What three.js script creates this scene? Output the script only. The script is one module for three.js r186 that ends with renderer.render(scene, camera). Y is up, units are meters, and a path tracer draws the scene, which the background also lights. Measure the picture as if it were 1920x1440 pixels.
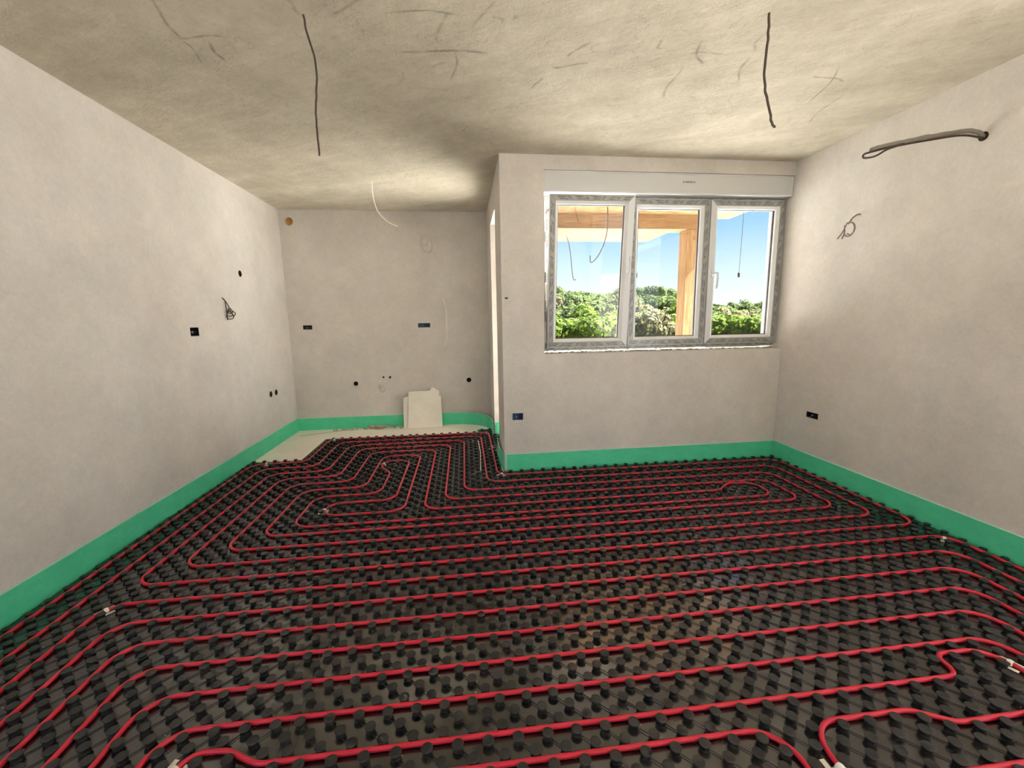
import * as THREE from 'three';
import { mergeGeometries } from 'three/addons/utils/BufferGeometryUtils.js';
import { RoundedBoxGeometry } from 'three/addons/geometries/RoundedBoxGeometry.js';

// ---------------------------------------------------------------- camera, sky, sun, exposure
const scene = new THREE.Scene();
const renderer = new THREE.WebGLRenderer();
renderer.toneMapping = THREE.LinearToneMapping;
renderer.toneMappingExposure = 1.8;
renderer.shadowMap.enabled = true;
const camera = new THREE.PerspectiveCamera(85.58, 4 / 3, 0.05, 400);
camera.rotation.order = 'YXZ';
camera.position.set(0, 1.394, 0);
camera.rotation.set(-0.1551, -0.1123, -0.0163);
scene.add(camera);

function skyTexture() {
  const w = 256, h = 256, d = new Float32Array(w * h * 4);
  const stops = [[0, 1.0, 1.04, 1.08], [2.5, 0.94, 1.02, 1.10], [6, 0.70, 0.90, 1.08], [11, 0.36, 0.66, 0.98], [20, 0.27, 0.54, 0.92], [40, 0.21, 0.43, 0.82], [90, 0.15, 0.33, 0.70]];
  for (let y = 0; y < h; y++) {
    const e = ((y + 0.5) / h) * 180 - 90;
    let c = [0.45, 0.48, 0.42];
    if (e > 0) {
      let k = 0; while (k < stops.length - 2 && e > stops[k + 1][0]) k++;
      const a = stops[k], b = stops[k + 1], t = Math.min(1, (e - a[0]) / (b[0] - a[0]));
      c = [1, 2, 3].map((i) => 1.45 * (a[i] + (b[i] - a[i]) * t));
    }
    for (let x = 0; x < w; x++) { const o = (y * w + x) * 4; d[o] = c[0]; d[o + 1] = c[1]; d[o + 2] = c[2]; d[o + 3] = 1; }
  }
  const t = new THREE.DataTexture(d, w, h, THREE.RGBAFormat, THREE.FloatType);
  t.mapping = THREE.EquirectangularReflectionMapping; t.magFilter = THREE.LinearFilter; t.minFilter = THREE.LinearFilter; t.needsUpdate = true;
  return t;
}
scene.background = skyTexture();

const sun = new THREE.DirectionalLight(new THREE.Color(1.0, 0.975, 0.94), 92);
sun.name = 'sun';
sun.position.set(26, 30, 3.2); sun.target.position.set(0, 0, 0);
sun.castShadow = true; sun.shadow.mapSize.set(4096, 4096);
Object.assign(sun.shadow.camera, { left: -45, right: 45, top: 45, bottom: -45, near: 1, far: 140 });
scene.add(sun, sun.target);

// ---------------------------------------------------------------- helpers
let seed = 7;
const rnd = () => { seed = (seed * 1664525 + 1013904223) >>> 0; return seed / 4294967296; };
const rr = (a, b) => a + (b - a) * rnd();
const PY = 0.011;                                   // pipe plane above the sheet of the mat
const V = (x, y, z) => new THREE.Vector3(x, y + PY, z);
const XL = -2.2, XR = 3.03, XS = 0.337, ZB = -5.59, ZW = -3.68, ZR = 2.6, YC = 2.755, YF = -0.012;
const names = {};
function numbered(n) { if (!(n in names)) { names[n] = 0; return n; } names[n]++; return n + '_' + String(names[n]).padStart(3, '0'); }
function sh(m) { m.castShadow = true; m.receiveShadow = true; return m; }
function part(name, geo, mat, parent) { const m = sh(new THREE.Mesh(geo, mat)); m.name = name; parent.add(m); return m; }
function thing(name, label, category, group, pos) {
  const g = new THREE.Group(); g.name = numbered(name); g.userData = { label, category };
  if (group) g.userData.group = group;
  if (pos) g.position.set(...pos);
  scene.add(g); return g;
}
function solo(name, label, category, geo, mat, group) {
  const m = sh(new THREE.Mesh(geo, mat)); m.name = numbered(name); m.userData = { label, category };
  if (group) m.userData.group = group;
  scene.add(m); return m;
}
function struct(name, geo, mat, label) {
  const m = geo ? sh(new THREE.Mesh(geo, mat)) : new THREE.Group(); m.name = name; m.userData = { kind: 'structure', label, category: name.split('_')[0] }; scene.add(m); return m;
}
const box = (w, h, d, x = 0, y = 0, z = 0) => new THREE.BoxGeometry(w, h, d).translate(x, y, z);
const boxAB = (a, b) => box(b[0] - a[0], b[1] - a[1], b[2] - a[2], (a[0] + b[0]) / 2, (a[1] + b[1]) / 2, (a[2] + b[2]) / 2);
function tube(pts, r, seg = 40, rad = 8, closed = false) {
  const c = new THREE.CatmullRomCurve3(pts, closed, 'centripetal');
  const t = new THREE.TubeGeometry(c, seg, r, rad, closed);
  if (closed) return t;
  const cap = (p, q) => { const s = new THREE.SphereGeometry(r, rad, 4); s.translate(p.x, p.y, p.z); return s; };
  return mergeGeometries([t, cap(pts[0]), cap(pts[pts.length - 1])]);
}

// ---------------------------------------------------------------- textures
function noiseTile(n, cells, sd) {                   // tiling value noise
  const g = new Float32Array(cells * cells); let s = sd * 7919 + 13;
  for (let i = 0; i < g.length; i++) { s = (s * 1664525 + 1013904223) >>> 0; g[i] = s / 4294967296; }
  const o = new Float32Array(n * n), k = cells / n;
  for (let y = 0; y < n; y++) {
    const fy = y * k, y0 = Math.floor(fy), ty = fy - y0, sy = ty * ty * (3 - 2 * ty), a = (y0 % cells) * cells, b = ((y0 + 1) % cells) * cells;
    for (let x = 0; x < n; x++) {
      const fx = x * k, x0 = Math.floor(fx), tx = fx - x0, sx = tx * tx * (3 - 2 * tx), i = x0 % cells, j = (x0 + 1) % cells;
      const p = g[a + i] + (g[a + j] - g[a + i]) * sx, q = g[b + i] + (g[b + j] - g[b + i]) * sx;
      o[y * n + x] = p + (q - p) * sy;
    }
  }
  return o;
}
function fbm(n, list, sd) {
  const o = new Float32Array(n * n);
  list.forEach(([cells, amp], i) => { const t = noiseTile(n, cells, sd + i); for (let k = 0; k < o.length; k++) o[k] += (t[k] - 0.5) * amp; });
  return o;
}
function dataTex(n, m, f, srgb) {
  const d = new Uint8Array(n * m * 4);
  for (let y = 0; y < m; y++) for (let x = 0; x < n; x++) { const c = f(x, y, y * n + x), o = (y * n + x) * 4; d[o] = c[0]; d[o + 1] = c[1]; d[o + 2] = c[2]; d[o + 3] = 255; }
  const t = new THREE.DataTexture(d, n, m, THREE.RGBAFormat); t.magFilter = THREE.LinearFilter; t.minFilter = THREE.LinearMipmapLinearFilter; t.generateMipmaps = true;
  t.wrapS = t.wrapT = THREE.RepeatWrapping; if (srgb) t.colorSpace = THREE.SRGBColorSpace; t.needsUpdate = true; return t;
}
const cl = (v) => Math.max(0, Math.min(255, v));
const NP = 1024;
const blot = fbm(NP, [[5, 1], [11, 0.7], [29, 0.45], [71, 0.3]], 3);
const grain = fbm(NP, [[256, 0.6], [512, 0.6], [128, 0.4]], 21);
const trowel = fbm(NP, [[18, 0.8], [40, 0.6], [90, 0.5]], 51);
const plasterMap = dataTex(NP, NP, (x, y, i) => {
  const v = blot[i] * 13 + grain[i] * 9, w = trowel[i] * 4;
  return [cl(219 + v + w), cl(213 + v + w * 0.6), cl(205 + v)];
}, true);
const plasterBump = dataTex(NP, NP, (x, y, i) => { const v = cl(128 + trowel[i] * 70 + grain[i] * 70); return [v, v, v]; });
for (const t of [plasterMap, plasterBump]) t.repeat.set(1 / 2.7, 1 / 2.7);
const M = {};
const std = (o) => new THREE.MeshStandardMaterial(o);
const lin = (r, g, b) => new THREE.Color().setRGB(r, g, b);
M.plaster = std({ map: plasterMap, bumpMap: plasterBump, bumpScale: 0.0022, roughness: 0.95 });

// ceiling: rough plaster with scuffs and trowel strokes where the photograph shows them
const CW = 1024, CH = 2048, CX0 = -2.5, CZ0 = -6.0, CS = 8.8;   // 4.4 m x 8.8 m, the width wraps
const scratches = [[-0.29, -2.13, 0.03, -2.11], [-0.04, -2.12, -0.09, -2.32], [0.17, -2.03, 0.09, -2.19], [-0.26, -2.4, 0.17, -2.38], [0.01, -2.38, -0.02, -2.64], [0.54, -2.47, 0.7, -2.43], [0.59, -2.37, 0.66, -2.26], [-0.72, -2.1, -0.67, -2.18], [-0.4, -2.07, -0.54, -2.17], [0.19, -2.1, 0.22, -2.16], [0.26, -2.12, 0.3, -2.1], [0.48, -2.59, 0.46, -2.68], [1.22, -2.2, 1.34, -2.39], [1.51, -2.11, 1.54, -2.26], [1.56, -2.28, 1.64, -2.54], [2.13, -2.32, 2.29, -2.71], [2.07, -2.42, 2.28, -2.47], [2.41, -2.61, 2.51, -2.99], [1.24, -2.43, 1.29, -2.73], [1.2, -2.3, 1.44, -2.27], [1.01, -2.22, 1.06, -2.27], [-1.28, -2.16, -1.31, -2.4], [-1.31, -2.4, -1.32, -2.6], [-1.31, -2.39, -1.11, -2.37], [-1.19, -2.41, -1.21, -2.59]];
const scuff = new Float32Array(CW * 2 * CH), CWW = CW * 2;       // 8.8 m x 8.8 m
function stroke(x0, z0, x1, z1, wd, amt) {
  const n = Math.ceil(Math.hypot(x1 - x0, z1 - z0) / 0.004), ph = rnd() * 9;
  for (let i = 0; i <= n; i++) {
    const t = i / n, a = amt * (0.45 + 0.55 * Math.abs(Math.sin(ph + t * 7))) * Math.min(1, 6 * t * (1 - t) + 0.25), wob = 0.012 * Math.sin(ph + t * 5);
    const cx = (x0 + (x1 - x0) * t + wob - CX0) / CS * CWW, cy = (z0 + (z1 - z0) * t + wob - CZ0) / CS * CH, r = Math.ceil(wd * 3);
    for (let dy = -r; dy <= r; dy++) for (let dx = -r; dx <= r; dx++) {
      const X = Math.round(cx) + dx, Y = Math.round(cy) + dy; if (X < 0 || Y < 0 || X >= CWW || Y >= CH) continue;
      const v = a * Math.exp(-(dx * dx + dy * dy) / (wd * wd)), o = Y * CWW + X; if (v > scuff[o]) scuff[o] = v;
    }
  }
}
for (const [a, b, c, d] of scratches) stroke(a, b, c, d, rr(0.9, 1.8), rr(0.5, 0.95));
for (let i = 0; i < 210; i++) {                                  // short random scuffs, most over the middle of the room
  const x = rr(-1.9, 2.9), z = i < 150 ? rr(-3.5, -1.2) : rr(-5.4, 2.2), a = rr(0, 6.28), l = rr(0.02, 0.16);
  stroke(x, z, x + Math.cos(a) * l, z + Math.sin(a) * l, rr(0.6, 1.6), rr(0.12, 0.5) * (x > -0.6 ? 1 : 0.6));
}
for (let i = 0; i < 120; i++) {                                   // smudges of small specks
  const x = rr(-1.4, 2.8), z = rr(-3.5, -1.5);
  for (let k = 0; k < 22; k++) { const u = x + rr(-0.07, 0.07), v = z + rr(-0.05, 0.05); stroke(u, v, u + rr(-0.02, 0.02), v + rr(-0.012, 0.012), 0.7, rr(0.12, 0.6)); }
}
const streak = (x, y) => { const a = (x * 0.9 + y * 0.44), b = (-x * 0.44 + y * 0.9); return blot[(((b * 5) | 0) & 1023) * NP + ((a * 0.9 | 0) & 1023)]; };
const ceilMap = dataTex(CWW, CH, (x, y, i) => {
  const k = ((y * 3 / 2) | 0) % NP * NP + ((x * 3 / 2) | 0) % NP, v = blot[k] * 15 + grain[k] * 10 + trowel[k] * 9 + streak(x, y) * 13, s = scuff[i];
  return [cl(207 + v - s * 62), cl(199 + v - s * 62), cl(179 + v - s * 58)];
}, true);
const ceilBump = dataTex(NP, NP, (x, y, i) => { const v = cl(128 + trowel[i] * 80 + grain[i] * 60 + streak(x, y) * 60); return [v, v, v]; });
ceilBump.repeat.set(4, 4);
M.ceiling = std({ map: ceilMap, bumpMap: ceilBump, bumpScale: 0.007, roughness: 0.95 });

const boardMap = dataTex(512, 512, (x, y, i) => { const k = y * 2 * NP + x * 2, v = blot[k] * 9 + grain[k] * 6; return [cl(246 + v), cl(241 + v), cl(228 + v)]; }, true);
M.board = std({ map: boardMap, roughness: 0.85 });
M.floorBoard = std({ map: boardMap.clone(), roughness: 0.85 }); M.floorBoard.map.repeat.set(0.5, 0.5);
const matRough = dataTex(512, 512, (x, y, i) => { const k = y * 2 * NP + x * 2, v = cl(54 + blot[k] * 30 + trowel[k] * 30); return [v, v, v]; });
matRough.repeat.set(0.7, 0.7);
const matMap = dataTex(512, 512, (x, y, i) => { const k = y * 2 * NP + x * 2, v = blot[k] * 14 + trowel[k] * 10 + Math.max(0, grain[k] - 0.55) * 50; return [cl(27 + v * 0.7), cl(24 + v * 0.7), cl(20 + v * 0.7)]; }, true);
matMap.repeat.set(0.7, 0.7);
M.mat = new THREE.MeshPhysicalMaterial({ map: matMap, roughnessMap: matRough, roughness: 1.0, ior: 2.0 });
M.knob = new THREE.MeshPhysicalMaterial({ color: lin(0.017, 0.0165, 0.0158), roughness: 0.42, ior: 1.52 });
const pipeMap = dataTex(64, 256, (x, y, i) => { const v = (noiseCheap(x, y) - 0.5) * 20; return [cl(204 + v), cl(32 + v * 0.5), cl(58 + v * 0.6)]; }, true);
function noiseCheap(x, y) { const s = Math.sin(x * 12.9898 + y * 78.233) * 43758.5453; return s - Math.floor(s); }
M.pipe = std({ map: pipeMap, roughness: 0.34 });
const greenMap = dataTex(512, 128, (x, y, i) => { const k = (y * 4 % NP) * NP + x * 2, v = blot[k] * 10 + grain[k] * 6; return [cl(88 + v), cl(216 + v), cl(166 + v)]; }, true);
M.green = std({ map: greenMap, roughness: 0.5 });
M.greenEdge = std({ color: 0xb4e6c8, roughness: 0.7 });
M.pvc = std({ color: 0xe9ebec, roughness: 0.28 });
M.shutter = std({ color: 0xd9dad8, roughness: 0.4 });
M.steel = std({ color: 0x8a8d90, roughness: 0.35, metalness: 0.9 });
M.gasket = std({ color: 0x191a1c, roughness: 0.6 });
M.glass = new THREE.MeshPhysicalMaterial({ color: lin(0.65, 0.66, 0.66), roughness: 0, transmission: 1, thickness: 0, ior: 1.45 });
M.clearGlass = new THREE.MeshPhysicalMaterial({ color: lin(0.9, 0.91, 0.91), roughness: 0, transmission: 1, thickness: 0, ior: 1.45 });
M.white = std({ color: 0xe8e4da, roughness: 0.45 });
M.darkCable = std({ color: 0x4a4036, roughness: 0.7 });
M.greyCable = std({ color: 0x8b8479, roughness: 0.65 });
M.paleCable = std({ color: 0xdcd6c6, roughness: 0.55 });
M.whiteCable = std({ color: 0xf6f4ee, roughness: 0.4 });
M.boxBlue = std({ color: 0x15405f, roughness: 0.45 });
M.boxDark = std({ color: 0x14181f, roughness: 0.5 });
M.bore = std({ color: 0x3b2f26, roughness: 0.9 });
M.ventPipe = std({ color: 0xe0b878, roughness: 0.4 });
M.debris = std({ color: 0xb9ab92, roughness: 1 });
M.fleck = std({ color: 0xcfcac0, roughness: 0.8 });

// ---------------------------------------------------------------- room shell
function wallShape(s0, s1, y0, y1, holes, outline) {
  const s = new THREE.Shape();
  (outline || [[s0, y0], [s1, y0], [s1, y1], [s0, y1]]).forEach(([a, b], i) => (i ? s.lineTo(a, b) : s.moveTo(a, b)));
  s.closePath();
  for (const h of holes) {
    const p = new THREE.Path();
    if (h.r) p.absellipse(h.s, h.y, h.r, h.r, 0, Math.PI * 2, true);
    else { p.moveTo(h.s - h.w / 2, h.y - h.h / 2); p.lineTo(h.s - h.w / 2, h.y + h.h / 2); p.lineTo(h.s + h.w / 2, h.y + h.h / 2); p.lineTo(h.s + h.w / 2, h.y - h.h / 2); p.closePath(); }
    s.holes.push(p);
  }
  return s;
}
const extr = (s, d) => new THREE.ExtrudeGeometry(s, { depth: d, bevelEnabled: false, curveSegments: 24 }).translate(0, 0, -d);
// frames of the walls: [position, turn about y, sign of s]
const FR = { left: [[XL, 0, 0], Math.PI / 2, (z) => -z], right: [[XR, 0, 0], -Math.PI / 2, (z) => z], back: [[0, 0, ZB], 0, (x) => x], window: [[0, 0, ZW], 0, (x) => x], side: [[XS, 0, 0], -Math.PI / 2, (z) => z], rear: [[0, 0, ZR], Math.PI, (x) => -x] };
function place(o, side) { const [p, t] = FR[side]; o.position.set(...p); o.rotation.y = t; return o; }

const openings = [   // wall, along, height (above the pipe plane), width/height or radius
  { side: 'left', at: -3.714, y: 1.322, w: 0.112, h: 0.072, kind: 'box', label: 'square dark socket box with a loose wire end in the left wall' },
  { side: 'left', at: -4.541, y: 1.875, r: 0.032, kind: 'hole', label: 'single round hole high on the left wall near the kitchen corner' },
  { side: 'left', at: -4.918, y: 0.586, r: 0.034, kind: 'hole', label: 'nearer of the two round holes side by side low on the left wall' },
  { side: 'left', at: -5.054, y: 0.583, r: 0.034, kind: 'hole', label: 'farther of the two round holes side by side low on the left wall' },
  { side: 'back', at: -1.975, y: 1.32, w: 0.112, h: 0.054, kind: 'box', label: 'narrow black socket box on the kitchen wall beside the left corner' },
  { side: 'back', at: -0.517, y: 1.322, w: 0.158, h: 0.056, kind: 'box', blue: true, label: 'wide blue socket box on the kitchen wall beside the dangling white cable' },
  { side: 'back', at: -1.435, y: 0.578, r: 0.03, kind: 'hole', label: 'round waste pipe hole low on the kitchen wall, left of the leaning boards' },
  { side: 'back', at: 0.045, y: 0.579, r: 0.032, kind: 'hole', label: 'round hole low on the kitchen wall, right of the leaning boards' },
  { side: 'back', at: -1.077, y: 0.652, r: 0.013, kind: 'hole', label: 'left one of two small water pipe stubs above the leaning boards' },
  { side: 'back', at: -0.992, y: 0.649, r: 0.015, kind: 'hole', label: 'right one of two small water pipe stubs above the leaning boards' },
  { side: 'window', at: 0.464, y: 0.5, w: 0.098, h: 0.064, kind: 'box', blue: true, label: 'blue socket box low on the wall below and left of the window' },
  { side: 'right', at: -3.253, y: 0.5, w: 0.125, h: 0.052, kind: 'box', label: 'dark socket box low on the right wall near the window corner' },
  { side: 'side', at: -4.011, y: 1.19, w: 0.08, h: 0.07, kind: 'box', label: 'dark switch box on the narrow wall edge beside the kitchen opening' },
  { side: 'back', at: -2.078, y: 2.607, r: 0.05, kind: 'vent', label: 'round brown vent pipe in the kitchen wall just below the ceiling' },
];
const holesOf = (side) => openings.filter((o) => o.side === side).map((o) => ({ s: FR[side][2](o.at), y: o.y + PY, w: o.w, h: o.h, r: o.r }));
const wl = place(struct('wall_left', extr(wallShape(0, 0, 0, 0, holesOf('left'), [[-ZR, YF], [-2.5, YF], [-2.5, 2.6], [0.1, 2.6], [0.1, YF], [-ZB + 0.3, YF], [-ZB + 0.3, YC], [-ZR, YC]]), 0.3), M.plaster, 'smooth grey beige plaster wall on the left'), 'left');
place(struct('wall_right', extr(wallShape(0, 0, 0, 0, holesOf('right'), [[ZW - 0.3, YF], [-1.3, YF], [-1.3, 2.6], [2.5, 2.6], [2.5, YF], [ZR, YF], [ZR, YC], [ZW - 0.3, YC]]), 0.3), M.plaster, 'beige plaster wall on the right'), 'right');
place(struct('wall_back', extr(wallShape(XL, XS + 0.3, YF, YC, holesOf('back')), 0.3), M.plaster, 'plaster wall at the back of the kitchen niche'), 'back');
const WX0 = 0.714, WY0 = 1.066 + PY, WY1 = 2.628 + PY;
place(struct('wall_window', extr(wallShape(0, 0, 0, 0, holesOf('window'), [[XS, YF], [XR + 0.02, YF], [XR + 0.02, WY0], [WX0, WY0], [WX0, WY1], [XR + 0.02, WY1], [XR + 0.02, YC], [XS, YC]]), 0.3), M.plaster, 'plaster wall with the window'), 'window');
const DZ0 = -4.96, DZ1 = -4.27, DY = 2.452 + PY;
place(struct('wall_side', extr(wallShape(0, 0, 0, 0, holesOf('side'), [[ZB - 0.3, YF], [DZ0, YF], [DZ0, DY], [DZ1, DY], [DZ1, YF], [ZW - 0.3, YF], [ZW - 0.3, YC], [ZB - 0.3, YC]]), 0.3), M.plaster, 'narrow plaster wall with a terrace door opening beside the kitchen'), 'side');
place(struct('wall_rear', extr(wallShape(0, 0, 0, 0, [], [[-XR - 0.3, YF], [-XL + 0.3, YF], [-XL + 0.3, YC], [-XR - 0.3, YC]]), 0.3), M.plaster, 'plaster wall behind the camera'), 'rear');

function slab(outline, y0, y1, uvw) {   // outline in x, z
  const s = new THREE.Shape(); outline.forEach(([x, z], i) => (i ? s.lineTo(x, -z) : s.moveTo(x, -z))); s.closePath();
  const g = new THREE.ExtrudeGeometry(s, { depth: y1 - y0, bevelEnabled: false }).rotateX(-Math.PI / 2).translate(0, y0, 0);
  const p = g.attributes.position, uv = g.attributes.uv;
  for (let i = 0; i < p.count; i++) uvw ? uv.setXY(i, ...uvw(p.getX(i), p.getZ(i))) : uv.setXY(i, p.getX(i), p.getZ(i));
  return g;
}
const roomOutline = [[XL - 0.3, ZR + 0.3], [XL - 0.3, ZB - 0.3], [XS + 0.3, ZB - 0.3], [XS + 0.3, ZW - 0.3], [XR + 0.3, ZW - 0.3], [XR + 0.3, ZR + 0.3]];
struct('ceiling', slab(roomOutline, YC, YC + 0.25, (x, z) => [(x - CX0) / CS, (z - CZ0) / CS]), M.ceiling, 'rough scuffed beige plaster ceiling');
const floor = struct('floor', slab(roomOutline, -0.3, YF), M.floorBoard, 'cream insulation board floor, bare in the kitchen niche');

// ---------------------------------------------------------------- window
function profileFrame(w, h, prof) {   // four mitred members; prof = [[inset, depth] ...] closed loop
  const sides = [[[0, 0], [w, 0], [1, 1], [-1, 1]], [[w, 0], [w, h], [-1, 1], [-1, -1]], [[w, h], [0, h], [-1, -1], [1, -1]], [[0, h], [0, 0], [1, -1], [1, 1]]];
  return sides.map(([a, b, da, db]) => {
    const pos = [], n = prof.length, at = (p, d, [i, z]) => [p[0] + d[0] * i, p[1] + d[1] * i, z];
    for (let k = 0; k < n; k++) {
      const p = prof[k], q = prof[(k + 1) % n], A = at(a, da, p), B = at(b, db, p), C = at(b, db, q), D = at(a, da, q);
      pos.push(...A, ...B, ...C, ...A, ...C, ...D);
    }
    for (const [c, d, flip] of [[a, da, 0], [b, db, 1]]) for (let k = 1; k < n - 1; k++) { const T = [at(c, d, prof[0]), at(c, d, prof[k]), at(c, d, prof[k + 1])]; if (flip) T.reverse(); T.forEach((t) => pos.push(...t)); }
    const g = new THREE.BufferGeometry(); g.setAttribute('position', new THREE.Float32BufferAttribute(pos, 3));
    g.setAttribute('uv', new THREE.Float32BufferAttribute(new Float32Array(pos.length / 3 * 2), 2));
    g.computeVertexNormals(); return g;
  });
}
// printed grey protective film: bars of small print, squares and dots
const filmCanvas = document.createElement('canvas'); filmCanvas.width = 1024; filmCanvas.height = 64;
{
  const c = filmCanvas.getContext('2d'); c.fillStyle = '#a3a5a2'; c.fillRect(0, 0, 1024, 64);
  for (let i = 0; i < 60; i++) { c.fillStyle = `rgba(${rnd() < 0.5 ? '60,62,62' : '190,192,188'},${rr(0.05, 0.18)})`; c.fillRect(rr(0, 1024), rr(0, 64), rr(20, 90), rr(2, 22)); }
  for (let k = 0; k < 4; k++) {
    const x = k * 256; c.fillStyle = '#3c4040'; c.beginPath(); c.arc(x + 26, 20, 6, 0, 7); c.fill(); c.beginPath(); c.arc(x + 26, 44, 6, 0, 7); c.fill();
    for (let r = 0; r < 2; r++) { let px = x + 46; while (px < x + 118) { const w = rr(3, 9); c.fillRect(px, 18 + r * 20, w, 7); px += w + 2; } }
    c.fillStyle = '#aeaba5'; c.fillRect(x + 150, 14, 40, 34); c.fillStyle = '#5c605c'; c.fillRect(x + 205, 8, 3, 48); c.fillRect(x + 216, 22, 30, 6); c.fillRect(x + 216, 36, 24, 6);
  }
}
const filmTex = new THREE.CanvasTexture(filmCanvas); filmTex.colorSpace = THREE.SRGBColorSpace; filmTex.wrapS = THREE.RepeatWrapping;
M.film = std({ map: filmTex, roughness: 0.32, metalness: 0.15 });
function filmStrip(w, h, side, i0, i1, z, off) {   // a thin sheet on one member, mitred at its ends
  const S = [[[0, 0], [w, 0], [1, 1], [-1, 1]], [[w, 0], [w, h], [-1, 1], [-1, -1]], [[w, h], [0, h], [-1, -1], [1, -1]], [[0, h], [0, 0], [1, -1], [1, 1]]][side];
  const [a, b, da, db] = S, len = Math.hypot(b[0] - a[0], b[1] - a[1]), P = (p, d, i, zz) => [p[0] + d[0] * i, p[1] + d[1] * i, zz];
  const q = [P(a, da, i0, z), P(b, db, i0, z), P(b, db, i1, z), P(a, da, i1, z)], k = q.map(([x, y, zz]) => [x, y, zz - 0.0006]);
  const L = len / 0.62, U = [[off, 0], [off + L, 0], [off + L, 1], [off, 1]], pos = [], uv = [];
  const quad = (p, u) => [0, 1, 2, 0, 2, 3].forEach((i) => { pos.push(...p[i]); uv.push(...u[i]); });
  quad(q, U); quad([k[3], k[2], k[1], k[0]], [U[3], U[2], U[1], U[0]]);
  for (let i = 0; i < 4; i++) { const j = (i + 1) % 4; quad([k[i], k[j], q[j], q[i]], [U[i], U[i], U[i], U[i]]); }
  const g = new THREE.BufferGeometry(); g.setAttribute('position', new THREE.Float32BufferAttribute(pos, 3)); g.setAttribute('uv', new THREE.Float32BufferAttribute(uv, 2)); g.computeVertexNormals(); return g;
}
const win = struct('window_1', null, null, 'three-part white plastic window with grey printed protective film on its frames');
win.position.set(0, PY, 0);
const FZ = -3.865;                     // back of the frame
{
  const X0 = 0.728, X1 = 3.028, Y0 = 1.086, Y1 = 2.462, w = X1 - X0, h = Y1 - Y0;
  const fr = profileFrame(w, h, [[0, 0.07], [0, 0], [0.062, 0], [0.062, 0.045], [0.052, 0.07]]);
  fr.forEach((g) => { const m = part('frame_rail', g, M.pvc, win); m.position.set(X0, Y0, FZ); });
  [0, 2].forEach((s) => { const m = part('protective_film', filmStrip(w, h, s, 0.004, 0.05, 0.0712, s * 0.3), M.film, win); m.position.set(X0, Y0, FZ); });
  [1, 3].forEach((s) => { const m = part('protective_film', filmStrip(w, h, s, 0.004, 0.05, 0.0712, s * 0.3), M.film, win); m.position.set(X0, Y0, FZ); });
  for (const x of [1.513, 2.275]) part('mullion', box(0.05, h - 0.1, 0.066, x, (Y0 + Y1) / 2, FZ + 0.033), M.pvc, win);
  // rough sealing foam along the sill
}
function sash(x0, x1, y0, y1, z, bare, handleSide, tilt) {
  const g = new THREE.Group(); g.name = 'sash'; win.add(g); g.position.set(x0, y0, z); g.rotation.x = tilt;
  const w = x1 - x0, h = y1 - y0, W = 0.078;
  profileFrame(w, h, [[0, 0.066], [0, 0], [W, 0], [W, 0.026], [W - 0.002, 0.046], [W - 0.022, 0.064], [W - 0.024, 0.066]]).forEach((q) => part('rail', q, M.pvc, g));
  profileFrame(w - 2 * W + 0.008, h - 2 * W + 0.008, [[0, 0.006], [0, 0], [0.009, 0], [0.009, 0.006]]).forEach((q) => { const m = part('gasket', q, M.gasket, g); m.position.set(W - 0.004, W - 0.004, 0.018); });
  for (let s = 0; s < 4; s++) if (s !== bare) part('protective_film', filmStrip(w, h, s, 0.003, W - 0.026, 0.0672, s * 0.37 + x0), M.film, g);
  part('pane', box(w - 2 * W + 0.012, h - 2 * W + 0.012, 0.004, w / 2, h / 2, 0.018), M.glass, g);
  const spacer = profileFrame(w - 2 * W + 0.006, h - 2 * W + 0.006, [[0, 0.014], [0, 0], [0.006, 0], [0.006, 0.014]]);
  part('spacer', mergeGeometries(spacer), M.steel, g).position.set(W - 0.003, W - 0.003, 0.0);
  if (handleSide) {
    const hx = handleSide > 0 ? w - W * 0.55 : W * 0.55, hy = h * 0.5;
    const plate = new RoundedBoxGeometry(0.028, 0.07, 0.012, 2, 0.005).translate(hx, hy, 0.073);
    const up = handleSide > 0;
    const grip = tube(up ? [[0, 0.006, 0.07], [0, 0.006, 0.115], [0.004, 0.02, 0.122], [0.008, 0.11, 0.118], [0.008, 0.14, 0.112]].map(([a, b, c]) => new THREE.Vector3(hx + a, hy + b, c)) : [[0, 0, 0.07], [0, 0, 0.112], [0.016, -0.004, 0.122], [0.02, -0.1, 0.118], [0.02, -0.135, 0.112]].map(([a, b, c]) => new THREE.Vector3(hx + a, hy + b, c)), 0.0085, 24, 8);
    part('handle', mergeGeometries([plate.toNonIndexed(), grip.toNonIndexed()].map((q) => { q.deleteAttribute('uv'); return q; })), M.pvc, g);
  }
  return g;
}
sash(0.756, 1.508, 1.122, 2.432, FZ + 0.05, 1, 1, Math.atan(0.118 / 1.31));
sash(1.518, 2.268, 1.122, 2.428, FZ + 0.05, -1, 0, 0);
sash(2.282, 3.012, 1.122, 2.428, FZ + 0.05, 3, -1, 0);
part('stay_arm', box(0.012, 0.012, 0.16, 0.752, 2.30, -3.74), M.steel, win);
{ // hinge-side lock strip seen beside the tilted sash
  part('lock_strip', box(0.014, 1.24, 0.01, 0.745, 1.78, -3.787), M.white, win);
  for (const y of [1.4, 1.75, 2.1]) part('keep_plate', box(0.012, 0.09, 0.008, 0.745, y, -3.779), M.steel, win);
}
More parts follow.
